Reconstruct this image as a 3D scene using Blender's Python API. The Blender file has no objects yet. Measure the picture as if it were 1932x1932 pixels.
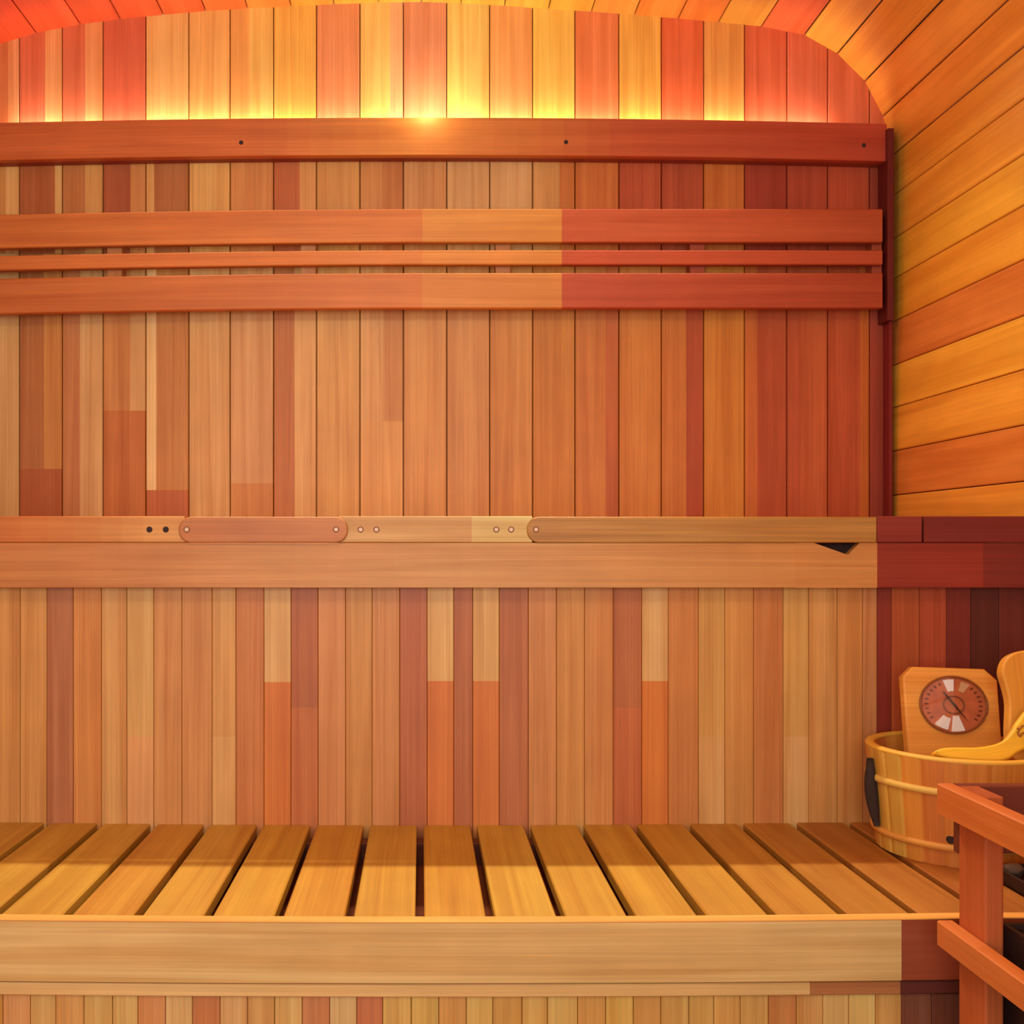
import bpy, bmesh, math, random
from mathutils import Vector, Matrix
random.seed(7)
C = bpy.context.scene.collection
PI = math.pi
EYE = 0.95            # eye height above the floor; the lower bench is 0.415 m high, the upper one 1.0 m
F, PX, PY = 2000.0, 795.0, 1030.0

# ------------------------------------------------------------------ camera
cam = bpy.data.cameras.new('camera'); camo = bpy.data.objects.new('camera', cam); C.objects.link(camo)
camo.location = (0, 0, EYE); camo.rotation_euler = (PI/2, 0, 0)
cam.sensor_width = 36; cam.lens = 36*F/1932
cam.shift_x = (966-PX)/1932; cam.shift_y = (PY-966)/1932
cam.clip_start = 0.02
bpy.context.scene.camera = camo
# ------------------------------------------------------------------ light
w = bpy.data.worlds.new('world'); bpy.context.scene.world = w; w.use_nodes = True
w.node_tree.nodes['Background'].inputs[0].default_value = (0.95, 1.0, 1.05, 1)
w.node_tree.nodes['Background'].inputs[1].default_value = 0.35
def area(name, loc, rot, sx, sy, power, col):
    l = bpy.data.lights.new(name, 'AREA'); l.shape = 'RECTANGLE'; l.size = sx; l.size_y = sy
    l.energy = power; l.color = col
    o = bpy.data.objects.new(name, l); C.objects.link(o); o.location = loc; o.rotation_euler = rot
    return o
# added fill light behind the camera, with no known source there
area('front_fill_light', (-0.25, -0.55, 1.15), (PI/2, 0, 0), 1.5, 1.3, 37, (0.86, 1.0, 1.04))
# the strip light lying in the trough behind the valance, shining up
area('strip_light_up', (0.0, 2.603, EYE+1.016), (PI, 0, 0), 2.0, 0.012, 4.2, (1.0, 0.84, 0.80))
# ceiling strip above the back wall, just beyond the top of the photo; its light rakes over the upper bench edge
_cs = area('ceiling_strip_light', (0.0, 2.47, EYE+1.24), (math.radians(-25), 0, 0), 1.7, 0.03, 11.5, (1.0, 0.95, 0.72)); _cs.data.spread = math.radians(95)
# unseen fill light added under the ceiling to brighten staves and bench tops
_pl = bpy.data.lights.new('overhead_fill', 'POINT'); _pl.energy = 20; _pl.color = (0.95, 1.0, 0.85); _pl.shadow_soft_size = 0.12
_po = bpy.data.objects.new('overhead_fill', _pl); C.objects.link(_po); _po.location = (-0.1, 1.05, EYE+1.0)
vs = bpy.context.scene.view_settings
vs.view_transform = 'Standard'; vs.look = 'None'; vs.gamma = 1; vs.use_curve_mapping = False
vs.exposure = 0.0

# ------------------------------------------------------------------ helpers
def lin(c):
    return tuple(((v/255)/12.92 if v/255 <= 0.04045 else ((v/255+0.055)/1.055)**2.4) for v in c)
def X(px, d): return (px-PX)*d/F
def Z(py, d): return EYE + (PY-py)*d/F
def P(px, py, d): return Vector((X(px, d), d, Z(py, d)))

def wood_mat(name, rough=0.5, lo=0.80, hi=1.12, fine=95, spec=0.35):
    m = bpy.data.materials.new(name); m.use_nodes = True; nt = m.node_tree; N = nt.nodes; L = nt.links
    b = N['Principled BSDF']; b.inputs['Roughness'].default_value = rough
    b.inputs['Specular IOR Level'].default_value = spec
    at = N.new('ShaderNodeAttribute'); at.attribute_name = 'tint'
    uv = N.new('ShaderNodeUVMap'); uv.uv_map = 'grain'
    def noise(su, sv, detail, dist):
        mp = N.new('ShaderNodeMapping'); mp.inputs['Scale'].default_value = (su, sv, 1)
        L.new(uv.outputs[0], mp.inputs[0])
        n = N.new('ShaderNodeTexNoise'); n.inputs['Scale'].default_value = 1; n.inputs['Detail'].default_value = detail
        n.inputs['Distortion'].default_value = dist; L.new(mp.outputs[0], n.inputs['Vector']); return n
    def mrange(src, a, b_, lo_, hi_):
        r = N.new('ShaderNodeMapRange'); r.inputs[1].default_value = a; r.inputs[2].default_value = b_
        r.inputs[3].default_value = lo_; r.inputs[4].default_value = hi_; L.new(src, r.inputs[0]); return r
    def mult(a, b_):
        x = N.new('ShaderNodeVectorMath'); x.operation = 'MULTIPLY'; L.new(a, x.inputs[0]); L.new(b_, x.inputs[1]); return x
    n1 = noise(2.2, fine*3.2, 3, 0.3); r1 = mrange(n1.outputs['Fac'], 0.3, 0.7, lo, hi)
    n2 = noise(1.3, fine*0.42, 2, 0.8); r2 = mrange(n2.outputs['Fac'], 0.3, 0.7, 0.0, 1.0)
    n3 = noise(9, 12, 2, 0.0); r3 = mrange(n3.outputs['Fac'], 0.3, 0.7, 0.95, 1.05)
    mix = N.new('ShaderNodeMix'); mix.data_type = 'RGBA'
    mix.inputs[6].default_value = (0.88, 0.76, 0.62, 1); mix.inputs[7].default_value = (1.08, 1.12, 1.18, 1)
    L.new(r2.outputs[0], mix.inputs[0])
    a = mult(at.outputs['Color'], r1.outputs[0]); a = mult(a.outputs[0], mix.outputs[2]); a = mult(a.outputs[0], r3.outputs[0])
    L.new(a.outputs[0], b.inputs['Base Color'])
    bp = N.new('ShaderNodeBump'); bp.inputs['Strength'].default_value = 0.15; bp.inputs['Distance'].default_value = 0.001
    L.new(n1.outputs['Fac'], bp.inputs['Height']); L.new(bp.outputs[0], b.inputs['Normal'])
    return m
def plain_mat(name, col, rough=0.5, metal=0.0, emit=None, es=0, var=0.0, scale=40):
    m = bpy.data.materials.new(name); m.use_nodes = True; nt = m.node_tree; b = nt.nodes['Principled BSDF']
    c = lin(col); b.inputs['Base Color'].default_value = (*c, 1)
    b.inputs['Roughness'].default_value = rough; b.inputs['Metallic'].default_value = metal
    if var:
        tc = nt.nodes.new('ShaderNodeTexCoord'); n = nt.nodes.new('ShaderNodeTexNoise'); n.inputs['Scale'].default_value = scale
        nt.links.new(tc.outputs['Object'], n.inputs['Vector'])
        mx = nt.nodes.new('ShaderNodeMix'); mx.data_type = 'RGBA'
        mx.inputs[6].default_value = (*[v*(1-var) for v in c], 1); mx.inputs[7].default_value = (*[min(1, v*(1+var)) for v in c], 1)
        nt.links.new(n.outputs['Fac'], mx.inputs[0]); nt.links.new(mx.outputs[2], b.inputs['Base Color'])
    if emit:
        b.inputs['Emission Color'].default_value = (*lin(emit), 1); b.inputs['Emission Strength'].default_value = es
    return m
M_WALL = wood_mat('cedar_wall_boards', 0.5, 0.88, 1.08)
M_TRIM = wood_mat('cedar_planed_timber', 0.5, 0.90, 1.07, 80)
M_ARCH = wood_mat('cedar_barrel_staves', 0.45, 0.92, 1.06, 45)
M_BACK = plain_mat('dark_gap_backing', (48, 16, 8), 0.9, var=0.2)
M_DARK = plain_mat('dark_screw_hole', (45, 18, 10), 0.8, var=0.2)
M_SCREW = plain_mat('screw_head_wood_tone', (222, 176, 138), 0.5, var=0.1)
M_RING = plain_mat('screw_ring_brown', (120, 66, 44), 0.7, var=0.15)
M_STREAK = wood_mat('cedar_streaked', 0.5, 0.72, 1.12, 60)
M_IRON = plain_mat('black_heater_steel', (58, 38, 32), 0.5, 0.5, var=0.25)
M_STONE = plain_mat('grey_sauna_stone', (105, 80, 66), 0.85, var=0.5, scale=60)
M_ROPE = plain_mat('dark_brown_rope', (50, 28, 16), 0.85, var=0.3, scale=120)
M_COPPER = plain_mat('copper_dial', (206, 108, 66), 0.4, 0.2, var=0.3, scale=60)
M_WHITE = plain_mat('white_dial_mark', (250, 236, 222), 0.5, var=0.03)
M_BURN = plain_mat('burnt_mark', (165, 95, 22), 0.8, var=0.1)
M_LED = plain_mat('lit_strip', (255, 230, 190), 0.5, emit=(255, 205, 140), es=2.2)
M_GLASS = bpy.data.materials.new('clear_glass'); M_GLASS.use_nodes = True
_nt = M_GLASS.node_tree; _nt.nodes.remove(_nt.nodes['Principled BSDF'])
_t = _nt.nodes.new('ShaderNodeBsdfTransparent'); _gl = _nt.nodes.new('ShaderNodeBsdfGlossy'); _gl.inputs['Roughness'].default_value = 0.05
_mx = _nt.nodes.new('ShaderNodeMixShader'); _mx.inputs[0].default_value = 0.07
_nt.links.new(_t.outputs[0], _mx.inputs[1]); _nt.links.new(_gl.outputs[0], _mx.inputs[2]); _nt.links.new(_mx.outputs[0], _nt.nodes['Material Output'].inputs[0])

ORG = {}     # world origin of each parent
class MB:
    def __init__(s): s.v = []; s.f = []; s.c = []; s.uv = []; s.sm = []
    def face(s, pts, col, uvs, smooth=False):
        i = len(s.v); s.v += [Vector(p) for p in pts]; s.f.append(list(range(i, i+len(pts))))
        s.c.append(col); s.uv.append(uvs); s.sm.append(smooth)
    def build(s, name, mat, parent=None, kind=None, origin=None, merge=True):
        base = ORG.get(parent.name if parent else None, Vector((0, 0, 0)))
        o0 = Vector(origin) if origin is not None else base
        me = bpy.data.meshes.new(name)
        me.from_pydata([tuple(p-o0) for p in s.v], [], s.f)
        ca = me.color_attributes.new('tint', 'FLOAT_COLOR', 'CORNER'); ul = me.uv_layers.new(name='grain')
        k = 0
        for fi, f in enumerate(s.f):
            for j in range(len(f)):
                ca.data[k].color = (*s.c[fi], 1); ul.data[k].uv = s.uv[fi][j]; k += 1
            me.polygons[fi].use_smooth = s.sm[fi]
        if merge:
            bm = bmesh.new(); bm.from_mesh(me); bmesh.ops.remove_doubles(bm, verts=bm.verts, dist=1e-5); bm.to_mesh(me); bm.free()
        me.materials.append(mat)
        o = bpy.data.objects.new(name, me); C.objects.link(o)
        o.location = o0-base
        if parent: o.parent = parent
        ORG[o.name] = o0
        if kind: o['kind'] = kind
        return o
    # plank: O corner, U along the grain (length L), V across (width W), N out of the face
    def plank(s, O, U, V, N, L, W, T, ch=0.0012, col=(0.5, 0.3, 0.15), ub=(), vb=(), bend=None, nu=1, ends=True, seed=None):
        """col: colour or function(u, v); ub, vb: colour break positions in metres"""
        O = Vector(O); U = Vector(U).normalized(); V = Vector(V).normalized(); N = Vector(N).normalized()
        fn = col if callable(col) else (lambda u, v: col)
        us = sorted(set([0.0, L] + [b for b in ub if 0 < b < L] + [L*i/nu for i in range(1, nu)]))
        vfront = sorted(set([ch, W-ch] + [b for b in vb if ch < b < W-ch]))
        prof = [(0, -T), (0, -ch)] + [(v, 0) for v in vfront] + [(W, -ch), (W, -T)]
        sd = random.random()*40; so = random.random()*20
        if seed: sd, so = seed
        def pt(u, v, n):
            p = O + U*u + V*v + N*n
            if bend: p = p + Vector((0, 0, bend(p)))
            return p
        flip = U.cross(V).dot(N) < 0
        for i in range(len(us)-1):
            u0, u1 = us[i], us[i+1]
            for j in range(len(prof)-1):
                (v0, n0), (v1, n1) = prof[j], prof[j+1]
                c = fn((u0+u1)/2, min(max((v0+v1)/2, ch*1.1), W-ch*1.1))
                q = [pt(u0, v0, n0), pt(u1, v0, n0), pt(u1, v1, n1), pt(u0, v1, n1)]
                w0, w1 = v0-n0*0.7, v1-n1*0.7
                if j == 0: w0, w1 = -T, 0
                uv = [(u0+so, w0+sd), (u1+so, w0+sd), (u1+so, w1+sd), (u0+so, w1+sd)]
                if flip: q.reverse(); uv.reverse()
                s.face(q, c, uv)
            q = [pt(u0, 0, -T), pt(u0, W, -T), pt(u1, W, -T), pt(u1, 0, -T)]
            uv = [(u0, sd), (u0, W+sd), (u1, W+sd), (u1, sd)]
            if flip: q.reverse(); uv.reverse()
            s.face(q, fn((u0+u1)/2, W/2), uv)
        if ends:
            for u, rev in ((0, True), (L, False)):
                q = [pt(u, v, n) for v, n in prof]; uv = [(n*8, v+sd) for v, n in prof]
                c = tuple(x*0.85 for x in fn(min(max(u, 1e-4), L-1e-4), W/2))
                if rev != flip: q.reverse(); uv.reverse()
                # profile is convex enough for an ngon
                q.reverse(); uv.reverse(); s.face(q, c, uv)
    def box(s, x0, x1, y0, y1, z0, z1, col, axis='x', ch=0.001, bend=None, nu=1):
        if axis == 'x': s.plank((x0, y0, z0), (1, 0, 0), (0, 0, 1), (0, -1, 0), x1-x0, z1-z0, y1-y0, ch, col, bend=bend, nu=nu)
        elif axis == 'y': s.plank((x0, y0, z1), (0, 1, 0), (1, 0, 0), (0, 0, 1), y1-y0, x1-x0, z1-z0, ch, col, bend=bend, nu=nu)
        else: s.plank((x0, y0, z0), (0, 0, 1), (1, 0, 0), (0, -1, 0), z1-z0, x1-x0, y1-y0, ch, col, bend=bend, nu=nu)
    def prism(s, pts, N, T, col, ch=0.0, U=None, uvf=None):
        """outline pts (world, counter-clockwise seen from +N), extruded by -N*T, front edge chamfered by ch"""
        N = Vector(N).normalized(); pts = [Vector(p) for p in pts]; n = len(pts)
        U = Vector(U).normalized() if U else Vector((1, 0, 0)); U = (U-N*U.dot(N)).normalized(); V = N.cross(U)
        cen = sum(pts, Vector())/n; sd = random.random()*30
        def uvof(p): return uvf(p) if uvf else (p.dot(U)+sd, p.dot(V)+sd)
        if ch:
            inn = []
            for i in range(n):
                a = (pts[i]-pts[i-1]).normalized(); b = (pts[(i+1) % n]-pts[i]).normalized()
                na = N.cross(a); nb = N.cross(b); h = (na+nb)
                h = h.normalized()*ch/max(0.35, (1+na.dot(nb))/2)**0.5 if h.length > 1e-6 else na*ch
                inn.append(pts[i]+h)
            outer = [p-N*ch for p in pts]
        else: inn = pts; outer = pts
        back = [p-N*T for p in pts]
        s.face(inn, col, [uvof(p) for p in inn])
        s.face(list(reversed(back)), col, [uvof(p) for p in reversed(back)])
        for i in range(n):
            j = (i+1) % n
            if ch:
                q = [inn[i], outer[i], outer[j], inn[j]]; s.face(q, col, [uvof(p) for p in q], True)
            q = [outer[i], back[i], back[j], outer[j]]; s.face(q, tuple(x*0.95 for x in col), [uvof(p) for p in q])
    def tube(s, path, r, seg=10, col=(0.3, 0.2, 0.1), closed=False, flat=1.0):
        path = [Vector(p) for p in path]; n = len(path); rings = []
        for i, p in enumerate(path):
            a = path[(i-1) % n] if (closed or i > 0) else path[0]; b = path[(i+1) % n] if (closed or i < n-1) else path[-1]
            t = (b-a).normalized(); up = Vector((0, 0, 1)) if abs(t.z) < 0.9 else Vector((0, 1, 0))
            e = t.cross(up).normalized(); f = e.cross(t)
            rr = r(i/(n-1)) if callable(r) else r
            rings.append([p+e*math.cos(2*PI*k/seg)*rr*flat+f*math.sin(2*PI*k/seg)*rr for k in range(seg)])
        m = n if closed else n-1
        for i in range(m):
            A, B = rings[i], rings[(i+1) % n]
            for k in range(seg):
                l = (k+1) % seg
                s.face([A[k], B[k], B[l], A[l]][::-1], col, [(i*0.02, k*0.003), (i*0.02+.02, k*0.003), (i*0.02+.02, k*0.003+.003), (i*0.02, k*0.003+.003)], True)
        if not closed:
            s.face(rings[0], col, [(0, 0)]*seg); s.face(rings[-1][::-1], col, [(0, 0)]*seg)
    def disc(s, c, N, r, t, seg=20, col=(0.5, 0.5, 0.5)):
        c = Vector(c); N = Vector(N).normalized(); e = N.orthogonal().normalized(); f = N.cross(e)
        a = [c+e*math.cos(2*PI*k/seg)*r+f*math.sin(2*PI*k/seg)*r for k in range(seg)]
        s.prism(a, N, t, col, min(t, r)*0.25)
def ramp(stops, d, x0):
    """colour along x, blended between (photo px, colour) stops; a repeated px makes a hard step"""
    st = [(X(p, d), lin(c)) for p, c in stops]
    def fn(u, v):
        x = u+x0
        if x <= st[0][0]: c = st[0][1]
        elif x >= st[-1][0]: c = st[-1][1]
        else:
            for (a, ca), (b, cb) in zip(st, st[1:]):
                if a <= x < b: t = (x-a)/(b-a); c = tuple(p+(q-p)*t for p, q in zip(ca, cb)); break
        return tuple(q*g for q, g in zip(c, GR))
    return fn
def struct(o): o['kind'] = 'structure'; return o
def thing(name, label, cat, loc, group=None):
    o = bpy.data.objects.new(name, None); C.objects.link(o); o.location = loc; o['label'] = label; o['category'] = cat
    o.empty_display_size = 0.05
    if group: o['group'] = group
    ORG[o.name] = Vector(loc); return o
def tag(o, label, cat, group=None):
    o['label'] = label; o['category'] = cat
    if group: o['group'] = group
    return o
GR = (1.0, 1.18, 1.04)   # cedar in neutral light is a little less red than in this cabin's warm bounce light
def K(c, k=1.0): return tuple(v*k*g for v, g in zip(lin(c), GR))

DB = 2.62      # back wall
DU = 2.00      # upper bench front
DR = 2.03      # skirt under the upper bench
DL = 1.509     # lower bench front
# ================================================================== SETTING
# ---- barrel shell: joints of the staves on the back wall plane, in photo pixels
right = [(795, 4), (870, 6), (952, 11), (1035, 17), (1116, 22), (1197, 28), (1280, 35), (1356, 42), (1437, 50), (1518, 66),
         (1580, 101), (1632, 153), (1666, 219), (1687, 290), (1687, 367), (1686, 450), (1685, 526), (1684, 607), (1683, 690),
         (1682, 770), (1681, 852), (1680, 935)]
left = [(714, 5), (630, 8), (549, 12), (467, 16), (388, 21), (308, 28), (227, 36), (151, 46), (68, 62), (-4, 84), (-64, 125), (-98, 190),
        (-112, 270), (-113, 350), (-113, 430), (-113, 510), (-113, 590), (-113, 670), (-113, 750), (-113, 830), (-113, 910), (-113, 990)]
y = 1018
while y < 1030+EYE*F/DB - 40: right.append((1680, y)); y += 83
right.append((1680, 1030+EYE*F/DB))
y = 1072
while y < 1030+EYE*F/DB - 40: left.append((-113, y)); y += 82
left.append((-113, 1030+EYE*F/DB))
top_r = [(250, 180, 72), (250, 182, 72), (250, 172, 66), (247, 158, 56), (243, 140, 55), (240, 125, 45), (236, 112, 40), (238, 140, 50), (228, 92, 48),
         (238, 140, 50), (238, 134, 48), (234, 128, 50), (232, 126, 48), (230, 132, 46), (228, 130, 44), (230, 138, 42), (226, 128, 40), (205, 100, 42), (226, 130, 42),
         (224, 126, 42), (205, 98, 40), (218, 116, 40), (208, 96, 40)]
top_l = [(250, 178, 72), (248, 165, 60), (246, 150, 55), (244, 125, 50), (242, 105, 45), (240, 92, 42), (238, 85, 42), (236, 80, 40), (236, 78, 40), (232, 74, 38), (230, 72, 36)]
def stave_wall(pts, cols, name, side, kk):
    mb = MB(); bk = MB()
    for i in range(len(pts)-1):
        a, b = P(*pts[i], DB+0.03), P(*pts[i+1], DB+0.03)
        a = P(*pts[i], DB); b = P(*pts[i+1], DB)
        a.y = b.y = DB+0.03
        V = b-a; W = V.length; U = Vector((0, -1, 0)); N = U.cross(V) if side > 0 else V.cross(U)
        mid = (a+b)/2
        if N.dot(Vector((0, 0, EYE+0.2))-Vector((mid.x, 0, mid.z))) < 0: N = -N
        N.normalize(); V.normalize()
        base = cols[i] if i < len(cols) else (206, 105, 42)
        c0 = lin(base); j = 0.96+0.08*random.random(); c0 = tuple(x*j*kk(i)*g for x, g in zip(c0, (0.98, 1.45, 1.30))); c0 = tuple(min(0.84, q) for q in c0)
        mb.plank(a+V*0.0011, U, V, N, DB+0.03+0.75, W-0.0022, 0.014, 0.0020, c0)
        bk.face([a-N*0.012, a-N*0.012+U*(DB+.78), b-N*0.012+U*(DB+.78), b-N*0.012], K((60, 20, 8)), [(0, 0)]*4)
        o_ = N*0.03
        bk.face([a-o_, b-o_, b-o_+U*(DB+.78), a-o_+U*(DB+.78)], K((60, 20, 8)), [(0, 0)]*4)
    return mb, bk
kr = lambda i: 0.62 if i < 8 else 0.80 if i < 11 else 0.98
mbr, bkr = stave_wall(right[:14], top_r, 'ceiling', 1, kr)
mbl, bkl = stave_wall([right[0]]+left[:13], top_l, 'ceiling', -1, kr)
mbr.v and None
def merge(a, b):
    n = len(a.v); a.v += b.v; a.f += [[i+n for i in f] for f in b.f]; a.c += b.c; a.uv += b.uv; a.sm += b.sm; return a
o = merge(mbr, mbl).build('ceiling', M_ARCH); struct(o)
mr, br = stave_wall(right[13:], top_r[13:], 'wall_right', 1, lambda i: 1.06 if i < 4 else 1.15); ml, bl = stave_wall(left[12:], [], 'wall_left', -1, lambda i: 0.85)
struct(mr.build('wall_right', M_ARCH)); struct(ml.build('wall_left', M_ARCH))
struct(merge(merge(bkr, bkl), merge(br, bl)).build('trim_1', M_BACK))
# ---- back wall of upright boards, three lengths per run: joints lie behind the valance and the backrest
seams = [-125, -45, 36, 117, 194, 275, 356, 434, 516, 597, 679, 761, 843, 924, 1005, 1085, 1168, 1248, 1328, 1405, 1485, 1562, 1641, 1690]
# each entry: list of (px from, colour)
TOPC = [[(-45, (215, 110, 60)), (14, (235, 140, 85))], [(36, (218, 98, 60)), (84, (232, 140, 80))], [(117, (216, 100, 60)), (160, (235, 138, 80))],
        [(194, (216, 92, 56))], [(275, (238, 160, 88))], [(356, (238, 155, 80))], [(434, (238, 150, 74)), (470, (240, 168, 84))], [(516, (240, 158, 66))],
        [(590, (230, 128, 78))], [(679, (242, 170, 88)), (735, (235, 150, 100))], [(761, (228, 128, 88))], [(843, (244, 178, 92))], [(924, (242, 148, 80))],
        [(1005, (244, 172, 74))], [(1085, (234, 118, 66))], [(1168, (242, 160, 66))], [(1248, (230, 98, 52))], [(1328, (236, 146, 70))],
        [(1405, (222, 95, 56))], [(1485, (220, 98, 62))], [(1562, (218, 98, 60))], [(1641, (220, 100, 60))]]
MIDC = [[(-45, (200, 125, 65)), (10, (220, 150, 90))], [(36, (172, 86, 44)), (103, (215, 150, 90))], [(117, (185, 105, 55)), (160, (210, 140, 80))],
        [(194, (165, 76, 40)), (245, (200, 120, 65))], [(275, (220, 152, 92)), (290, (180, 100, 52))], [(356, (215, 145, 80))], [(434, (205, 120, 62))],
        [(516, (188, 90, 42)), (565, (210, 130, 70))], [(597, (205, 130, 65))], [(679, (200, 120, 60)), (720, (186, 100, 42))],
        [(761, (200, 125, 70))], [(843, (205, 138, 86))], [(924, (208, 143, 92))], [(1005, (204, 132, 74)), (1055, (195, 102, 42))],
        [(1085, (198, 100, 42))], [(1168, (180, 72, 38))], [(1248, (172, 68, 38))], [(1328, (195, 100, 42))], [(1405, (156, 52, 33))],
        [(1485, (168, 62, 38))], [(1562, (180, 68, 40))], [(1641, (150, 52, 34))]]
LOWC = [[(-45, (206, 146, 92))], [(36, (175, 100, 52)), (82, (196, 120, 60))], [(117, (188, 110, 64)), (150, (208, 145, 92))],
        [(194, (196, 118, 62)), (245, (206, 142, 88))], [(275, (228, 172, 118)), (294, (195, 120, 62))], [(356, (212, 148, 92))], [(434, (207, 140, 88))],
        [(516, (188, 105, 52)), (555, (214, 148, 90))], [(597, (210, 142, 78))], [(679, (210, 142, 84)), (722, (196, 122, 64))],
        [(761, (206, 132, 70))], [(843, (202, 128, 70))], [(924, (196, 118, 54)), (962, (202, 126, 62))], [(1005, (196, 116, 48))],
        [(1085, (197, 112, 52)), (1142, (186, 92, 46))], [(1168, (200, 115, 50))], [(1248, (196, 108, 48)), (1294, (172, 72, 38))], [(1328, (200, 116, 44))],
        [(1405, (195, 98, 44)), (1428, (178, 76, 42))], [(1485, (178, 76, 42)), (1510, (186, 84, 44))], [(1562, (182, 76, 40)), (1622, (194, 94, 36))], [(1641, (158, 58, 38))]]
LOWEND = {2: (1140/2, None)}
def arch_y(px):
    pts = sorted(left[:13]+right[:14])
    for a, b in zip(pts, pts[1:]):
        if a[0] <= px <= b[0]: return a[1]+(b[1]-a[1])*(px-a[0])/(b[0]-a[0])
    return 290
wb = MB()
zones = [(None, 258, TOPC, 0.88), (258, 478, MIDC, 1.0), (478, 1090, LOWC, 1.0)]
cols_all = [[[(-125, (205, 110, 60))]]+z[2] for z in zones]
lower_extra = {3: (775, (188, 100, 44)), 4: (925, (184, 92, 46)), 1: (885, (172, 84, 40)), 9: (795, (212, 140, 78)), 6: (912, (200, 122, 62))}
for i in range(len(seams)-1):
    a, b = seams[i], seams[i+1]
    for zi, (y0, y1, _, kz) in enumerate(zones):
        cl = cols_all[zi][i] if i < len(cols_all[zi]) else cols_all[zi][-1]
        yt = y0 if y0 is not None else min(arch_y(a), arch_y(b), 4 if a < 795 < b else 9999)-10
        zt, zb = Z(yt, DB), Z(y1, DB); xa, xb = X(a, DB), X(b, DB)
        brk = [X(p, DB)-xa for p, _ in cl[1:]]
        ub = []; ex = None
        if zi == 2 and (i-1) in lower_extra:
            ex = lower_extra[i-1]; ub = [Z(ex[0], DB)-zb]
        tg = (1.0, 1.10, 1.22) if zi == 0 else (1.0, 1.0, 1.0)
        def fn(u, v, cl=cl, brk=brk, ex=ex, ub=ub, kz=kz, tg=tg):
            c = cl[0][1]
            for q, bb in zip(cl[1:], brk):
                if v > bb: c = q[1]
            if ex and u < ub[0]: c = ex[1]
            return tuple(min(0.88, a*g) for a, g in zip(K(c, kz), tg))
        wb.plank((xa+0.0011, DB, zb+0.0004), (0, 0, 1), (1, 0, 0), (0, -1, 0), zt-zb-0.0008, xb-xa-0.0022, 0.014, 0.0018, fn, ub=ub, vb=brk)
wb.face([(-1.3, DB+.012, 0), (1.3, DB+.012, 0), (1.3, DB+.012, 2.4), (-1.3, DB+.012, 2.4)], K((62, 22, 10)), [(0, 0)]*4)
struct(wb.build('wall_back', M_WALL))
fl = MB(); fl.box(-1.3, 1.3, -0.8, 2.66, -0.03, 0, K((120, 70, 40)), 'y'); struct(fl.build('floor', M_TRIM))
# dark upright strips painting the shadowed gap between back wall and staves
t = MB(); t.box(X(1675, 2.56), X(1687, 2.56), 2.56, 2.615, Z(604, 2.56), Z(242, 2.56), K((96, 20, 14)), 'z'); struct(t.build('corner_shade_upper', M_TRIM))
t = MB(); t.box(X(1678, 2.58), X(1684, 2.58), 2.58, 2.615, Z(985, 2.58), Z(606, 2.58), K((120, 26, 20)), 'z'); struct(t.build('corner_shade_lower', M_TRIM))

# ================================================================== VALANCE AND LAMP
DV = 2.573
def piece_cols(brks, cols, x0, k=1.0):
    """colours along x by photo pixel at depth d"""
    return lambda u, v: K(next(c for b, c in reversed(list(zip([-9e9]+brks, cols))) if u+x0 > b), k)
vb_ = lambda p: -0.0125*(p.x/1.02)**2
val = thing('light_valance', 'reddish cedar valance board across the top of the back wall, hiding the strip light', 'valance', (0, DV, EYE+0.949))
x0, x1 = -1.11, X(1673, DV)
mb = MB(); bx = [X(p, DV) for p in (430, 900, 1180)]
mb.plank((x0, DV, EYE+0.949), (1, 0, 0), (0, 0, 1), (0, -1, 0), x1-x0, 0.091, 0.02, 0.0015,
         ramp([(-300, (186, 84, 40)), (500, (196, 94, 42)), (760, (206, 118, 50)), (1000, (198, 102, 44)), (1180, (184, 76, 40)), (1660, (172, 60, 38))], DV, x0), bend=vb_, nu=40)  # yellower middle stops put the lamp's glow into the tint
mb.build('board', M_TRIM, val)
mb = MB(); mb.box(x0, x1, DV+0.0202, DB-0.001, EYE+0.9495, EYE+0.9575, K((140, 48, 28)), 'x', 0.0005, vb_, 24); mb.build('trough_floor', M_TRIM, val)
for px, py in ((455, 269), (1068, 268), (1630, 274)):
    p = P(px, py, DV); mb = MB(); mb.disc((p.x, DV-0.0006, p.z), (0, -1, 0), 0.0055, 0.003, 14, K((70, 25, 15))); mb.build('screw', M_DARK, val)
st = MB(); st.box(-1.08, 1.08, 2.597, 2.609, EYE+0.958, EYE+1.012, lin((230, 200, 160)), 'x', 0.001, vb_, 12)
sl = st.build('strip_light', M_LED); tag(sl, 'glowing strip light lying in the trough behind the valance board', 'strip light')
ORG['strip_light'] = Vector((0, 0, 0))
# small lamp peeping over the middle of the valance
lampx = X(806, DV)
lt = thing('spot_lamp', 'tiny bright lamp peeping over the middle of the valance board', 'lamp', (lampx, 2.60, EYE+1.02))
mb = MB(); mb.tube([(lampx, 2.583+0.012, EYE+1.000), (lampx, 2.583+.012, EYE+1.036)], 0.011, 14, lin((255, 240, 200))); mb.build('bulb', plain_mat('lamp_glow', (255, 240, 210), 0.4, emit=(255, 214, 130), es=14), lt)
mb = MB(); mb.tube([(lampx, 2.595, EYE+0.967), (lampx, 2.595, EYE+1.000)], 0.008, 12, lin((120, 90, 60))); mb.build('lamp_holder', M_IRON, lt)
pl = bpy.data.lights.new('spot_lamp_light', 'POINT'); pl.energy = 0.6; pl.color = (1, 0.85, 0.5); pl.shadow_soft_size = 0.01
po = bpy.data.objects.new('spot_lamp_light', pl); C.objects.link(po); po.location = (lampx, 2.535, EYE+1.07)

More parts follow.
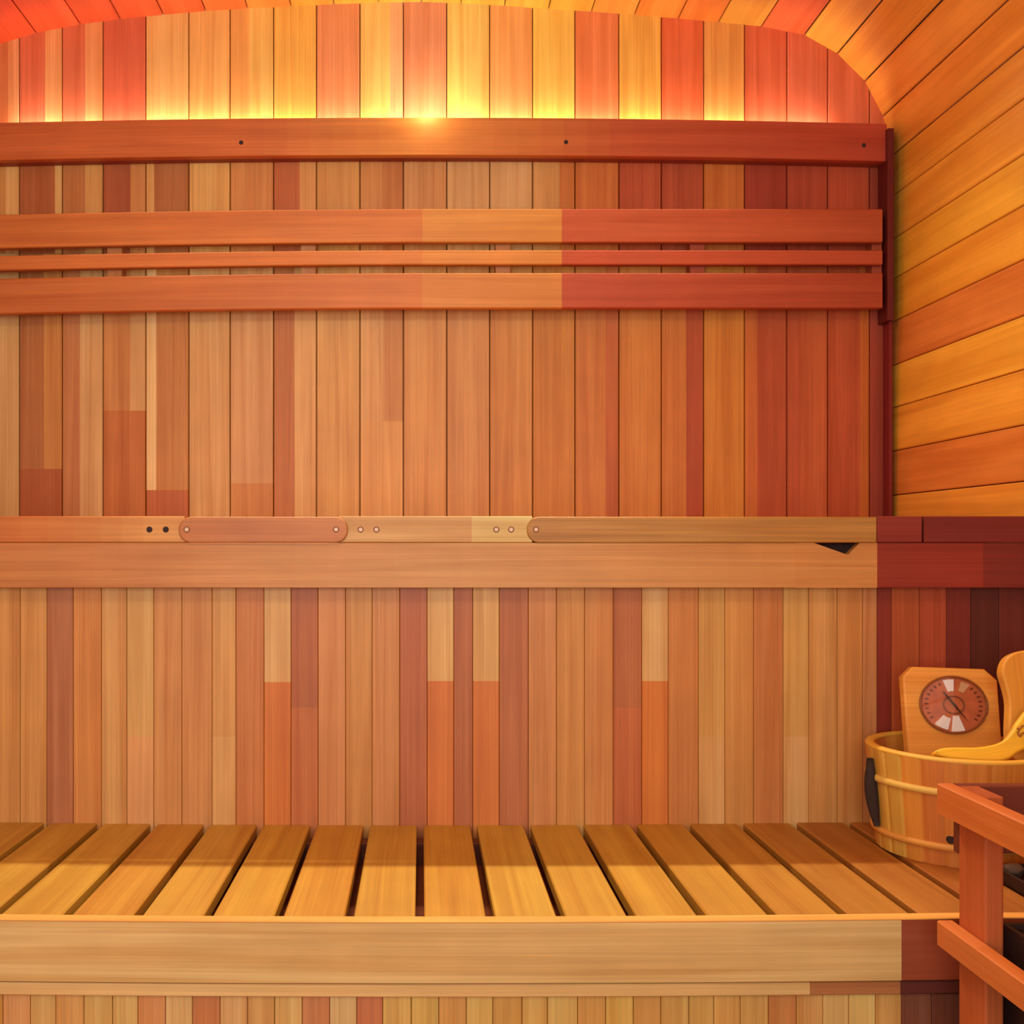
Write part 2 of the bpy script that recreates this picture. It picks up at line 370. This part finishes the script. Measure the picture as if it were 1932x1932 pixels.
# ================================================================== BACKREST
DK = 2.56
bk_ = lambda p: -0.0140*(min(p.x, 0)/-1.02)**1.6 if p.x < 0 else 0
br_ = thing('backrest', 'wall backrest of two wide cedar boards with a narrow slat between them', 'backrest', (0, DK, Z(582, DK)))
x0, x1 = -1.11, X(1665, DK); b1 = X(797, DK); b2 = X(1060, DK); b3 = X(350, DK)
def rest(y0, y1, cl):
    z0, z1 = Z(y1, DK), Z(y0, DK); mb = MB()
    mb.plank((x0, DK, z0), (1, 0, 0), (0, 0, 1), (0, -1, 0), x1-x0, z1-z0, 0.02, 0.0022,
             ramp([(-300, cl[0]), (350, cl[0]), (797, cl[1]), (798, cl[2]), (1059, cl[2]), (1060, cl[3]), (1660, tuple(q*0.93 for q in cl[3]))], DK, x0), bend=bk_, nu=30, ub=[b1-x0, b2-x0])
    return mb
rest(394, 457, [(192, 98, 42), (198, 104, 44), (204, 122, 52), (186, 76, 40)]).build('backrest_board', M_TRIM, br_)
rest(515, 581, [(188, 94, 42), (196, 102, 44), (200, 114, 50), (178, 68, 38)]).build('backrest_board', M_TRIM, br_)
rest(472, 499, [(200, 102, 46), (206, 112, 46), (210, 122, 52), (190, 74, 42)]).build('slat', M_TRIM, br_)
for i, px in enumerate((216, 582, 949, 1316, 1655)):
    mb = MB(); hw = 0.018 if i < 4 else 0.012; xc = X(px, DK+.02); z0, z1 = Z(572, DK), Z(404, DK)
    mb.box(xc-hw, xc+hw, DK+0.0205, DB-0.0005, z0, z1, K((186, 110, 62) if i < 3 else (165, 66, 42)), 'z', bend=bk_); mb.build('cleat', M_TRIM, br_)

# ================================================================== UPPER BENCH
ub_ = thing('upper_bench', 'upper cedar bench along the back wall, with front rail, plain fascia and narrow-board skirt', 'bench', (0, DU, 0))
zr0, zr1 = Z(1023.5, DU), Z(974, DU)
def rail(px0, px1, segs, d=DU, name='front_rail', round_left=False):
    mb = MB(); xa, xb = X(px0, d), X(px1, d); bs = [X(p, d) for p, _ in segs]
    def fn(u, v):
        c = segs[0][1]
        for b, (_, q) in zip(bs, segs):
            if u+xa > b: c = q
        return K(c)
    mb.plank((xa, d, zr0), (1, 0, 0), (0, 0, 1), (0, -1, 0), xb-xa, zr1-zr0, 0.036, 0.0015, fn, ub=[b-xa for b in bs[1:]])
    return mb.build(name, M_TRIM, ub_)
rail(-390, 348, [(-390, (196, 100, 44)), (40, (197, 103, 46)), (90, (198, 107, 49)), (140, (199, 111, 52)), (190, (201, 116, 56)), (230, (203, 121, 61)), (270, (206, 127, 66))], DU+0.003)
rail(640, 1004, [(640, (204, 138, 82)), (890, (214, 164, 104))], DU+0.003)
# the two boards with rounded ends
def round_board(px0, px1, col, rl, rr, d, T, name, mat=M_TRIM):
    a, b = X(px0, d), X(px1, d); z0, z1 = Z(1024, d), Z(975, d); h = z1-z0; r = h*0.48; pts = []
    def arc(cx, cz, a0, a1, rad, n=8): return [Vector((cx+rad*math.cos(a0+(a1-a0)*k/n), d, cz+rad*math.sin(a0+(a1-a0)*k/n))) for k in range(n+1)]
    if rl: pts += arc(a+r, z1-r, PI/2, PI, r)+arc(a+r, z0+r, PI, 1.5*PI, r)
    else: pts += [Vector((a, d, z1)), Vector((a, d, z0))]
    if rr: pts += arc(b-r, z0+r, -PI/2, 0, r)+arc(b-r, z1-r, 0, PI/2, r)
    else: pts += [Vector((b, d, z0)), Vector((b, d, z1))]
    mb = MB(); mb.prism(pts, (0, -1, 0), T, K(col), 0.0022, (1, 0, 0)); return mb.build(name, mat, ub_)
round_board(337, 656, (190, 106, 58), True, True, DU-0.003, 0.004, 'cover_board')
o = round_board(994, 1655, (184, 116, 54), True, False, DU, 0.036, 'front_rail', M_STREAK); o['label'] = 'dark-streaked rail board with a rounded left end'
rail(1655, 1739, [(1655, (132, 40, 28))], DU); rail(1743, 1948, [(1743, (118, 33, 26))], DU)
for px, dk in ((280, 1), (311, 1), (352, 0), (634, 0), (680, 0), (710, 0), (937, 0), (965, 0), (1012, 0)):
    p = P(px, 999, DU-0.0045); mb = MB(); dd = DU+0.003 if px in (280, 311, 680, 710, 937, 965) else (DU-0.003 if px in (352, 634) else DU)
    mb.disc((p.x, dd-0.0008, p.z), (0, -1, 0), 0.0058, 0.003, 16)
    s_ = mb.build('screw', M_DARK if dk else M_RING, ub_)
    if not dk:
        q = MB(); q.disc((p.x, dd-0.0010, p.z), (0, -1, 0), 0.0042, 0.002, 12); q.build('screw_head', M_SCREW, s_)
# fascia with the small three-cornered notch
DF = DU+0.004; zf0, zf1 = Z(1109, DF), Z(1024, DF)
mb = MB(); xa, xb = X(-390, DF), X(1500, DF)
SEED = (3.3, 7.7)
ffn = ramp([(-300, (190, 108, 56)), (150, (194, 110, 58)), (560, (198, 122, 68)), (900, (202, 130, 76)), (1300, (200, 126, 70)), (1655, (196, 116, 60))], DF, xa)
mb.plank((xa, DF, zf0), (1, 0, 0), (0, 0, 1), (0, -1, 0), xb-xa, zf1-zf0, 0.02, 0.001, ffn, nu=30, seed=SEED)
pts = [P(px, py, DF) for px, py in ((1500, 1109), (1655, 1109), (1655, 1024), (1622, 1024), (1600, 1047), (1535, 1024), (1500, 1024))]
mb.prism(pts, (0, -1, 0), 0.02, ffn(X(1580, DF)-xa, 0), 0, (1, 0, 0), uvf=lambda p: (p.x-xa+SEED[1], p.z-zf0+SEED[0]))
mb.build('fascia_board', M_TRIM, ub_)
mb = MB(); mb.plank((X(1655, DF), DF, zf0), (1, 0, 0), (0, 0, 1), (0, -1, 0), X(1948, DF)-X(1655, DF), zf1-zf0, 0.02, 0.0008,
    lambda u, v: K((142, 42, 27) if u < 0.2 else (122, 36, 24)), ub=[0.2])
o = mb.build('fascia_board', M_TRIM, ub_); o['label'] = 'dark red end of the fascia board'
mb = MB(); mb.box(X(1505, 2.0), X(1650, 2.0), 2.032, 2.036, Z(1060, 2.03), Z(1026, 2.03), K((20, 10, 6)), 'x'); mb.build('notch_backing', M_BACK, ub_)  # dark sheet standing in for the unlit hollow behind the notch
# seat
nx = 0
xs = -1.12
while xs < 1.07:
    mb = MB(); mb.box(xs, xs+0.088, DU+0.043, DB-0.004, zr1-0.02, zr1-0.001, K((196, 112, 56)), 'y'); mb.build('seat_slat', M_TRIM, ub_); xs += 0.102
mb = MB(); mb.box(-1.12, 1.12, DU+0.10, DU+0.138, zr1-0.11, zr1-0.021, K((150, 80, 45)), 'x'); mb.build('bearer', M_TRIM, ub_)
# skirt of narrow boards
A = None
SK = [(-320, (205, 130, 70)), (-268, (190, 110, 60)), (-216, (204, 128, 68)), (-164, (200, 122, 64)), (-112, (190, 105, 56)), (-64, (205, 130, 70)), (-13, (204, 128, 68)), (38, (206, 132, 72)), (88, (178, 100, 62)), (138, (205, 120, 60)), (191, (204, 132, 74)),
      (239, (205, 140, 80), 1390, (212, 136, 84)), (290, (200, 122, 66)), (343, (202, 125, 70)), (400, (206, 134, 74), 1390, (212, 142, 84)), (445, (196, 108, 56)),
      (498, (214, 150, 95), 1287, (206, 106, 42)), (549, (176, 90, 48), 1335, (190, 98, 50)), (600, (202, 120, 68)), (652, (200, 124, 62)), (702, (200, 120, 66)), (754, (178, 90, 52)),
      (806, (214, 150, 92), 1285, (206, 106, 44)), (856, (176, 92, 52)), (892, (213, 147, 88), 1285, (206, 108, 46)), (942, (178, 94, 54)), (997, (200, 120, 68)),
      (1050, (202, 126, 64)), (1103, (200, 120, 64)), (1157, (176, 90, 48), 1335, (188, 92, 48)), (1211, (214, 150, 95), 1285, (208, 108, 42)), (1261, (198, 114, 58)),
      (1318, (206, 138, 74), 1390, (208, 140, 84)), (1368, (205, 128, 66)), (1422, (196, 112, 60)), (1478, (206, 140, 76), 1390, (212, 145, 90)), (1526, (204, 130, 70)),
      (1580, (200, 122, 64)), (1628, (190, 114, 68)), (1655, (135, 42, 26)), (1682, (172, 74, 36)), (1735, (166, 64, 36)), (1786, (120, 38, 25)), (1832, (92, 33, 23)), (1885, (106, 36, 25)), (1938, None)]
def skirt(SK, d, zt, zb, T=0.012, ch=0.0009, k=1.0):
    mb = MB()
    for i in range(len(SK)-1):
        e = SK[i]; xa, xb = X(e[0], d), X(SK[i+1][0], d); ub = []; two = len(e) > 2
        if two: ub = [Z(e[2], d)-zb]
        vbk = [] if two or random.random() < 0.5 else [(xb-xa)*(0.3+0.4*random.random())]
        j = 0.92+0.14*random.random()
        def fn(u, v, e=e, ub=ub, two=two, vbk=vbk, j=j):
            c = K(e[3] if (two and u < ub[0]) else e[1], k)
            if vbk and v > vbk[0]: c = tuple(q*j for q in c)
            return c
        mb.plank((xa+0.0004, d, zb), (0, 0, 1), (1, 0, 0), (0, -1, 0), zt-zb, xb-xa-0.0008, T, ch, fn, ub=ub, vb=vbk)
    xa, xb = X(SK[0][0], d), X(SK[-1][0], d)
    mb.face([(xa, d+T*.8, zb), (xb, d+T*.8, zb), (xb, d+T*.8, zt), (xa, d+T*.8, zt)], K((70, 25, 10)), [(0, 0)]*4)
    return mb
ZB = EYE-0.535     # top of the lower bench
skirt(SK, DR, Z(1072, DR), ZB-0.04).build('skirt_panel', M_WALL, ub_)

# ================================================================== LOWER BENCH
lb = thing('lower_bench', 'lower slatted cedar bench with pale fascia board, in front of the upper bench', 'bench', (0, DL, 0))
lb_ = lambda p: 0.0045*(min(abs(p.x), 0.8)/0.7)**2
kk = -3
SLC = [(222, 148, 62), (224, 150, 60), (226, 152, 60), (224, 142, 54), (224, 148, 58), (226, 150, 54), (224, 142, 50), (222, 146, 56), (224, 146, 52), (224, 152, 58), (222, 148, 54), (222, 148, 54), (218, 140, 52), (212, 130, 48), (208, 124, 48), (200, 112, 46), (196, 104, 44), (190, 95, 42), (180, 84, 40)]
gx = [X(116+135.2*k, DL) for k in range(-4, 18)]
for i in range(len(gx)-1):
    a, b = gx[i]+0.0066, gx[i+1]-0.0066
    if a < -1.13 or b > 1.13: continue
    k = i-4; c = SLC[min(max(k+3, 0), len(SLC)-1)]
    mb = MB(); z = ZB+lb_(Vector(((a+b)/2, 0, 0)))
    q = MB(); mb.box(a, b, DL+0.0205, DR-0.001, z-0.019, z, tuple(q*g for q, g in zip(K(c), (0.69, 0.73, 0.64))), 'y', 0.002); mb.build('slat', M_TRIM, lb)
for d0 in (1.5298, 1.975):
    mb = MB(); mb.box(-1.12, 1.12, d0, d0+0.036, ZB-0.11, ZB-0.0195, K((110, 42, 24)), 'x', bend=lambda p: lb_(p) if abs(p.x) < 9 else 0, nu=20); mb.build('bearer', M_TRIM, lb)
XR = X(1701, DL)
def fas(x0, x1, y0, y1, d, T, col, name, lab=None, ch=0.0015):
    z0, z1 = Z(y1, d), Z(y0, d); mb = MB()
    mb.plank((x0, d, z0), (1, 0, 0), (0, 0, 1), (0, -1, 0), x1-x0, z1-z0, T, ch, col, bend=lb_, nu=20)
    o = mb.build(name, M_TRIM, lb)
    if lab: o['label'] = lab
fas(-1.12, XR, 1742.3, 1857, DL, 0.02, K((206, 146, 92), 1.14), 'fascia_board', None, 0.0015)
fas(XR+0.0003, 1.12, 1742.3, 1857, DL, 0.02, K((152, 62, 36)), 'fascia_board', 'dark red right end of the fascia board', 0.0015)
fas(-1.12, 1.12, 1738.5, 1742, DL, 0.0202, K((226, 146, 74), 1.1), 'edge_highlight', None, 0.0008)  # pale lath: the bright highlight along the front edge, painted in
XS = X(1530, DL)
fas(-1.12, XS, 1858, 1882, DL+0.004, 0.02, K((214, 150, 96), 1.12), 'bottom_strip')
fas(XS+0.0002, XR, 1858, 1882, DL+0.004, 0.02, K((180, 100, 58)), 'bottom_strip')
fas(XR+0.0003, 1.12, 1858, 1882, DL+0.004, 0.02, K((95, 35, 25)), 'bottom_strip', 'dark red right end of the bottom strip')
S2 = []; px = -660; i = 0
pal = [(206, 134, 80), (214, 150, 96), (196, 112, 66), (206, 138, 78), (200, 128, 64), (216, 154, 98), (190, 96, 60), (204, 134, 72)]
known = {5: (206, 128, 78), 57: (206, 142, 84), 105: (206, 130, 72), 158: (210, 148, 86), 212: (206, 142, 80), 260: (202, 120, 70), 312: (214, 152, 98), 363: (192, 105, 62), 415: (208, 140, 88), 467: (204, 134, 76), 518: (208, 144, 84), 570: (192, 108, 66), 622: (214, 152, 100), 673: (190, 98, 60), 722: (206, 142, 76), 776: (206, 144, 74), 828: (204, 128, 66), 880: (210, 148, 80), 930: (202, 132, 66), 985: (206, 140, 74), 1033: (206, 144, 78), 1090: (196, 124, 62), 1143: (208, 144, 70), 1195: (198, 124, 62), 1247: (204, 138, 74), 1300: (206, 140, 74), 1347: (204, 132, 68), 1397: (208, 140, 76), 1450: (190, 108, 58), 1503: (206, 132, 74), 1553: (214, 150, 90), 1602: (216, 156, 90), 1652: (206, 132, 70), 1701: (125, 62, 42), 1758: (115, 55, 38), 1812: (100, 40, 28)}
while px < 5: S2.append((px, pal[i % 8])); px += 51.5; i += 1
S2 = [s for s in S2 if s[0] < -20] + sorted(known.items())
px = 1864
while px < 2270: S2.append((px, (90, 36, 26))); px += 52
S2.append((2270, None))
skirt(S2, DL+0.02, Z(1875, DL+.02), 0.0, k=1.15).build('skirt_panel', M_WALL, lb)

mb = MB(); mb.box(-1.12, 1.12, DL+0.058, 1.974, ZB-0.075, ZB-0.060, K((150, 62, 32)), 'x', bend=lb_, nu=20); mb.build('gap_bounce_board', M_TRIM, lb)  # added below the slats so the gaps catch some light and read brown
# ================================================================== BUCKET
BX, BY = 0.94, 1.86; zb = ZB+lb_(Vector((BX, 0, 0))); zrim = EYE-0.350
bu = thing('sauna_bucket', 'round stave-built wooden sauna bucket with yellow hoops on the lower bench, right of the slats', 'bucket', (BX, BY, zb))
rb, rt = 0.132, 0.150
NS = 26; stc = [(198, 122, 50), (196, 112, 48), (188, 102, 44), (196, 112, 46), (192, 108, 44), (194, 108, 48), (186, 96, 44)]
mb = MB()
def rad(z): return rb+(rt-rb)*(z-zb)/(zrim-zb)
for i in range(NS):
    a0, a1 = 2*PI*i/NS, 2*PI*(i+1)/NS; am = (a0+a1)/2
    c = tuple(q*g for q, g in zip(K(stc[(i*3) % 7], 1.25), (1.0, 1.08, 1.0)))
    if abs(math.degrees(am)-187) < 14 or abs(math.degrees(am)-200) < 8: c = K((212, 146, 62))
    sub = 5; g = 0.004
    for k in range(sub):
        b0 = a0+(a1-a0)*k/sub; b1 = a0+(a1-a0)*(k+1)/sub
        def ring(b, r, z): return Vector((BX+r*math.cos(b), BY+r*math.sin(b), z))
        off0 = -0.0012 if k == 0 else 0; off1 = -0.0012 if k == sub-1 else 0
        z0 = zb; z1 = zrim-0.004
        q = [ring(b0, rb+off0, z0), ring(b1, rb+off1, z0), ring(b1, rt+off1-.001, z1), ring(b0, rt+off0-.001, z1)]
        sd = i*0.37; w_ = (b0-a0)*rt; w2 = (b1-a0)*rt
        mb.face(q, c, [(z0, sd+w_), (z0, sd+w2), (z1, sd+w2), (z1, sd+w_)])
        q = [ring(b0, rt-0.016, z1), ring(b1, rt-0.016, z1), ring(b1, rb-0.016, zb+0.012), ring(b0, rb-0.016, zb+0.012)]
        mb.face(q, c, [(z0, sd+w_), (z0, sd+w2), (z1, sd+w2), (z1, sd+w_)])
        q = [ring(b0, rt-.001, z1), ring(b1, rt-.001, z1), ring(b1, rt-0.016, z1), ring(b0, rt-0.016, z1)]
        mb.face(q, c, [(0, sd), (0, sd), (0.01, sd), (0.01, sd)])
        q = [ring(b1, rb, zb), ring(b0, rb, zb), ring(b0, rb-.016, zb), ring(b1, rb-.016, zb)]
        mb.face(q, c, [(0, sd), (0, sd), (0.01, sd), (0.01, sd)])
mb.disc((BX, BY, zb+0.014), (0, 0, 1), rb-0.0155, 0.012, 40, K((190, 110, 50)))
mb.build('bucket_body', M_TRIM, bu)
def ringtube(r, z, rr, flat, col, name, tilt=0):
    mb = MB(); path = [(BX+r*math.cos(2*PI*k/64), BY+r*math.sin(2*PI*k/64), z) for k in range(64)]
    mb.tube(path, rr, 10, col, True, flat); return mb.build(name, M_TRIM, bu)
ringtube(rt-0.0085, zrim-0.003, 0.0048, 1.7, K((236, 165, 66)), 'rim')
ringtube(rad(EYE-0.405)+0.001, EYE-0.405, 0.0062, 0.75, K((240, 182, 96)), 'hoop')
ringtube(rad(EYE-0.497)+0.001, EYE-0.497, 0.0062, 0.75, K((232, 150, 72)), 'hoop')
# dark rope handle hanging on the left side
an = math.radians(181); hx, hy = math.cos(an), math.sin(an)
mb = MB()
path = []
for k in range(13):
    t_ = k/12; z = EYE-0.372-0.118*t_; r = rad(z)+0.006+0.004*math.sin(PI*t_)
    path.append((BX+r*hx, BY+r*hy, z))
mb.tube(path, lambda t: 0.005+0.006*math.sin(PI*min(max(t, .03), .97)), 10, K((50, 28, 16)), False, 1.0)
mb.build('rope_handle', M_ROPE, bu)
# knot hole near the lower hoop
pk = P(1793, 1588, 1.73); ang = math.atan2(pk.y-BY, pk.x-BX); rk = rad(pk.z)+0.0006
mb = MB(); cc = Vector((BX+rk*math.cos(ang), BY+rk*math.sin(ang), pk.z)); mb.disc(cc, (math.cos(ang), math.sin(ang), 0.05), 0.0075, 0.003, 16, K((60, 15, 8)))
mb.build('plug_hole', M_DARK, bu)

# ================================================================== THERMOMETER leaning in the bucket
def inplane(origin, Ux, Uz, pts): return [origin+Ux*a+Uz*b for a, b in pts]
D0 = 1.905; base = P(1803, 1415, D0)
top = P(1792, 1259, 1.93); Uz = (top-base).normalized(); Ux = Vector((1, 0.04, 0.02)); Ux = (Ux-Uz*Ux.dot(Uz)).normalized(); Nn = Ux.cross(Uz)
if Nn.y > 0: Nn = -Nn
H = (top-base).length; W2 = 0.0865
tm = thing('sauna_thermometer', 'square cedar thermometer with clipped corners and round copper dial, standing in the bucket', 'thermometer', tuple(base-Uz*0.06))
ol = [(-W2, -0.06), (W2, -0.06), (W2+.001, H-0.022), (W2-0.022, H-.002), (-W2+0.018, H), (-W2-.001, H-0.018)]
mb = MB(); mb.prism(inplane(base, Ux, Uz, ol), Nn, 0.016, K((234, 142, 62)), 0.003, tuple(Ux)); mb.build('plank', M_TRIM, tm)
dc = P(1798, 1330, D0); # project on the plane
r0 = dc-Vector((0, 0, EYE)); tt = (base-Vector((0, 0, EYE))).dot(Nn)/r0.dot(Nn); dc = Vector((0, 0, EYE))+r0*tt
mb = MB(); ra = 0.0615
def ell(r, n=40, c=dc, sy=0.82): return [c+Ux*r*math.cos(2*PI*k/n)+Uz*r*sy*math.sin(2*PI*k/n) for k in range(n)]
mb.prism([p+Nn*0.0015 for p in ell(ra-.002)], Nn, 0.002, (0.3, 0.1, 0.03)); dl = mb.build('dial', M_COPPER, tm)
mb = MB(); path = [p+Nn*0.003 for p in ell(ra)]; mb.tube(path, 0.0022, 8, K((150, 74, 34)), True); mb.build('dial_ring', M_TRIM, tm)
def wedge(a0, a1, r0, r1, mat, nm='dial_mark'):
    mb = MB(); n = 4; pts = [dc+Nn*0.003+Ux*r1*math.cos(a0+(a1-a0)*k/n)+Uz*0.82*r1*math.sin(a0+(a1-a0)*k/n) for k in range(n+1)]
    pts += [dc+Nn*0.003+Ux*r0*math.cos(a1-(a1-a0)*k/n)+Uz*0.82*r0*math.sin(a1-(a1-a0)*k/n) for k in range(n+1)]
    mb.prism(pts, Nn, 0.0012, (0.8, 0.8, 0.8)); mb.build(nm, mat, dl)
R = math.radians
wedge(R(87), R(108), 0.030, 0.056, M_WHITE); wedge(R(54), R(72), 0.032, 0.054, plain_mat('cream_dial_mark', (216, 160, 110), 0.5, var=0.05))
wedge(R(228), R(256), 0.030, 0.056, M_WHITE); wedge(R(263), R(288), 0.024, 0.058, M_WHITE)
mb = MB(); mb.tube([p+Nn*0.003 for p in ell(0.019, 30)], 0.0012, 6, (0.2, 0.07, 0.03), True); mb.build('scale_ring', plain_mat('dial_scale_ring', (120, 58, 38), 0.5, var=0.1), dl)
for k in range(24):
    a = R(-40+k*12)
    if not (R(50) < a < R(112) or R(222) < a+0.03 < R(292)): wedge(a, a+0.05, 0.047, 0.053, plain_mat('dial_tick', (90, 35, 22), 0.5, var=0.1) if k == 0 else bpy.data.materials['dial_tick'], 'dial_tick')
mb = MB(); a = dc+Nn*0.0055; dr = (Ux*0.62-Uz*0.78).normalized(); sd_ = dr.cross(Nn)
mb.prism([a-dr*0.030-sd_*0.001, a-dr*0.030+sd_*0.001, a+sd_*0.002, a+dr*0.038, a-sd_*0.002][::1], Nn, 0.001, K((50, 20, 15))); mb.build('hand', M_DARK, tm)
mb = MB(); mb.prism([p+Nn*0.0085 for p in ell(ra-0.0005)], Nn, 0.0015, (1, 1, 1)); mb.build('glass', M_GLASS, tm)

# ================================================================== second board and ladle
def outl(pts, d): return [P(a, b, d) for a, b in pts]
def smooth(pts, n=5):
    out = []; m = len(pts)
    for i in range(m):
        p0, p1, p2, p3 = [Vector((*pts[(i+j-1) % m], 0)) for j in range(4)]
        for k in range(n):
            t = k/n; q = 0.5*((2*p1)+(p2-p0)*t+(2*p0-5*p1+4*p2-p3)*t*t+(3*p1-p0-3*p2+p3)*t**3); out.append((q.x, q.y))
    return out
def ccw(pts): # so that the outline is counter-clockwise seen from the camera (y is down in the photo)
    a = sum(p[0]*q[1]-q[0]*p[1] for p, q in zip(pts, pts[1:]+pts[:1])); return pts if a < 0 else pts[::-1]
pad = [(1914, 1229), (1936, 1227), (1960, 1229), (1980, 1240), (1988, 1264), (1982, 1292), (1968, 1330), (1962, 1380), (1956, 1430), (1930, 1440), (1905, 1430), (1895, 1390), (1896, 1330), (1890, 1298), (1882, 1268), (1891, 1242)]
pad = [(a+9, b) for a, b in pad]
lean = 0.10
def leaned(pts, d, zref, lean):
    out = []
    for a, b in pts:
        z = Z(b, d); dd = d+(z-zref)*lean; out.append(Vector((X(a, dd), dd, EYE+(PY-b)*dd/F)))
    return out
pp = leaned(smooth(ccw(pad), 4), 1.80, EYE-0.35, 0.2)
e1 = pp[8]-pp[0]; nn = None
mb = MB(); a, b, c = pp[0], pp[len(pp)//3], pp[2*len(pp)//3]; nn = (b-a).cross(c-a).normalized(); nn = -nn if nn.y > 0 else nn
mb.prism(pp, nn, 0.018, K((224, 138, 48)), 0.003, (0, 0, 1)); o = mb.build('wooden_board', M_TRIM, origin=(X(1930, 1.79), 1.79, Z(1440, 1.79)))
tag(o, 'rounded waisted wooden board standing in the bucket, right of the thermometer', 'wooden board')
lad = [(1764, 1419), (1778, 1411), (1800, 1409), (1840, 1409), (1872, 1405), (1894, 1396), (1908, 1382), (1920, 1362), (1940, 1336), (1966, 1318), (2010, 1308), (2050, 1322), (2066, 1352), (2052, 1388), (2010, 1410), (1960, 1408), (1936, 1412), (1920, 1420), (1906, 1430), (1880, 1436), (1830, 1434), (1790, 1428)]
la = thing('sauna_ladle', 'bright yellow wooden ladle lying along the front rim inside the bucket', 'ladle', tuple(P(1860, 1434, 1.735)))
pp = leaned(smooth(ccw(lad), 4), 1.745, EYE-0.35, 0.5); a, b, c = pp[0], pp[len(pp)//3], pp[2*len(pp)//3]; nn = (b-a).cross(c-a).normalized(); nn = -nn if nn.y > 0 else nn
mb = MB(); mb.prism(pp, nn, 0.014, K((242, 170, 48)), 0.0035, (1, 0, 0.2)); mb.build('ladle_body', M_TRIM, la)
for path in ([(1919, 1374), (1922, 1378), (1926, 1372), (1930, 1369)], [(1920, 1380), (1921, 1387), (1924, 1390), (1928, 1384), (1934, 1382)], [(1938, 1366), (1946, 1374), (1952, 1362)], [(1944, 1390), (1958, 1386), (1962, 1376)]):
    q = leaned(path, 1.745, EYE-0.35, 0.5); mb = MB(); mb.tube([p+nn*0.0005 for p in q], 0.0019, 6, K((150, 85, 20))); mb.build('burnt_mark', M_BURN, la)

# ================================================================== stones and tray on the bench by the bucket
zs = ZB+lb_(Vector((0.95, 0, 0)))
ty = thing('stone_tray', 'dark metal tray on the lower bench, between the bucket and the heater guard', 'tray', (0.985, 1.635, zs))
mb = MB(); mb.box(0.912, 1.06, 1.585, 1.70, zs, zs+0.004, K((60, 38, 32)), 'x'); mb.build('tray_base', M_IRON, ty)
mb = MB(); mb.box(0.912, 0.916, 1.585, 1.70, zs+.0041, zs+0.020, K((60, 38, 32)), 'y', 0.0006); mb.box(0.9161, 1.06, 1.585, 1.589, zs+.0041, zs+0.020, K((60, 38, 32)), 'x', 0.0006); mb.box(0.9161, 1.06, 1.696, 1.70, zs+.0041, zs+0.020, K((60, 38, 32)), 'x', .0006); mb.box(1.056, 1.06, 1.5891, 1.6959, zs+.0041, zs+0.020, K((60, 38, 32)), 'y', .0006); mb.build('tray_rim', M_IRON, ty)
def stone(c, r, sd):
    bm = bmesh.new(); bmesh.ops.create_icosphere(bm, subdivisions=3, radius=1)
    rnd = random.Random(sd); ax = [Vector((rnd.gauss(0, 1), rnd.gauss(0, 1), rnd.gauss(0, 1))).normalized() for _ in range(9)]
    for v in bm.verts:
        d = v.co.normalized(); s = 1.0
        for q in ax: s = min(s, 0.80/max(0.3, d.dot(q)) if d.dot(q) > 0.6 else 1.0)
        v.co = Vector((d.x*r*s*1.1, d.y*r*s, d.z*r*s*0.8))
    zmin = min(v.co.z for v in bm.verts)
    for v in bm.verts: v.co.z -= zmin
    for f in bm.faces: f.smooth = False
    me = bpy.data.meshes.new('sauna_stone'); bm.to_mesh(me); bm.free(); me.materials.append(M_STONE)
    o = bpy.data.objects.new('sauna_stone', me); C.objects.link(o); o.location = c; return o
tag(stone((0.937, 1.679, zs+0.0042), 0.0155, 3), 'grey sauna stone at the left end of the dark tray, next to the guard post', 'stone', 'sauna stones on the tray')
tag(stone((0.965, 1.640, zs+0.0042), 0.020, 5), 'larger grey sauna stone at the photo edge, in the middle of the dark tray', 'stone', 'sauna stones on the tray')

# ================================================================== HEATER AND GUARD
gd = thing('heater_guard', 'orange cedar post-and-rail guard around the heater at the lower right', 'guard rail', (0.90, 1.15, 0))
OR = (200, 98, 44)
def gbox(x0, x1, y0, y1, z0, z1, col, ax, nm, lab=None):
    mb = MB(); mb.box(x0, x1, y0, y1, EYE+z0, EYE+z1, K(col), ax, 0.002); o = mb.build(nm, M_TRIM, gd)
    return o
for zt, zbm in ((-0.322, -0.362), (-0.508, -0.541)):
    gbox(0.700, 0.722, 0.62, 1.4386, zbm, zt, OR, 'y', 'side_rail')
    gbox(1.078, 1.100, 0.62, 1.4386, zbm, zt, OR, 'y', 'side_rail')
gbox(0.7222, 1.0778, 1.4245, 1.4386, -0.414, -0.322, (118, 46, 30), 'x', 'back_rail')  # darker than the side rails: shade inside the guard is in the tint
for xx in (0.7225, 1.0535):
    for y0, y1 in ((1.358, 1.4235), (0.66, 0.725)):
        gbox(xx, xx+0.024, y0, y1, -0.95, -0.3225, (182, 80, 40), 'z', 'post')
he = thing('sauna_heater', 'dark steel sauna heater standing inside the cedar guard', 'heater', (0.90, 1.16, 0))
zt = EYE-0.500
mb = MB(); mb.box(0.757, 1.045, 0.90, 1.385, 0.06, zt, K((58, 38, 32)), 'z', 0.003); mb.build('heater_body', M_IRON, he)
mb = MB()
for (a, b, c_, d_) in ((0.757, 1.045, 1.379, 1.385), (0.757, 1.045, 0.90, 0.906), (0.757, 0.763, 0.9062, 1.3788), (1.039, 1.045, 0.9062, 1.3788)): mb.box(a, b, c_, d_, zt+0.0002, zt+0.008, K((58, 38, 32)), 'x', 0.0005)
mb.build('top_lip', M_IRON, he)
for a in (0.78, 1.0):
    for b in (0.93, 1.33): mb = MB(); mb.box(a, a+0.025, b, b+0.025, 0.0, 0.0598, K((40, 28, 25)), 'z'); mb.build('leg', M_IRON, he)
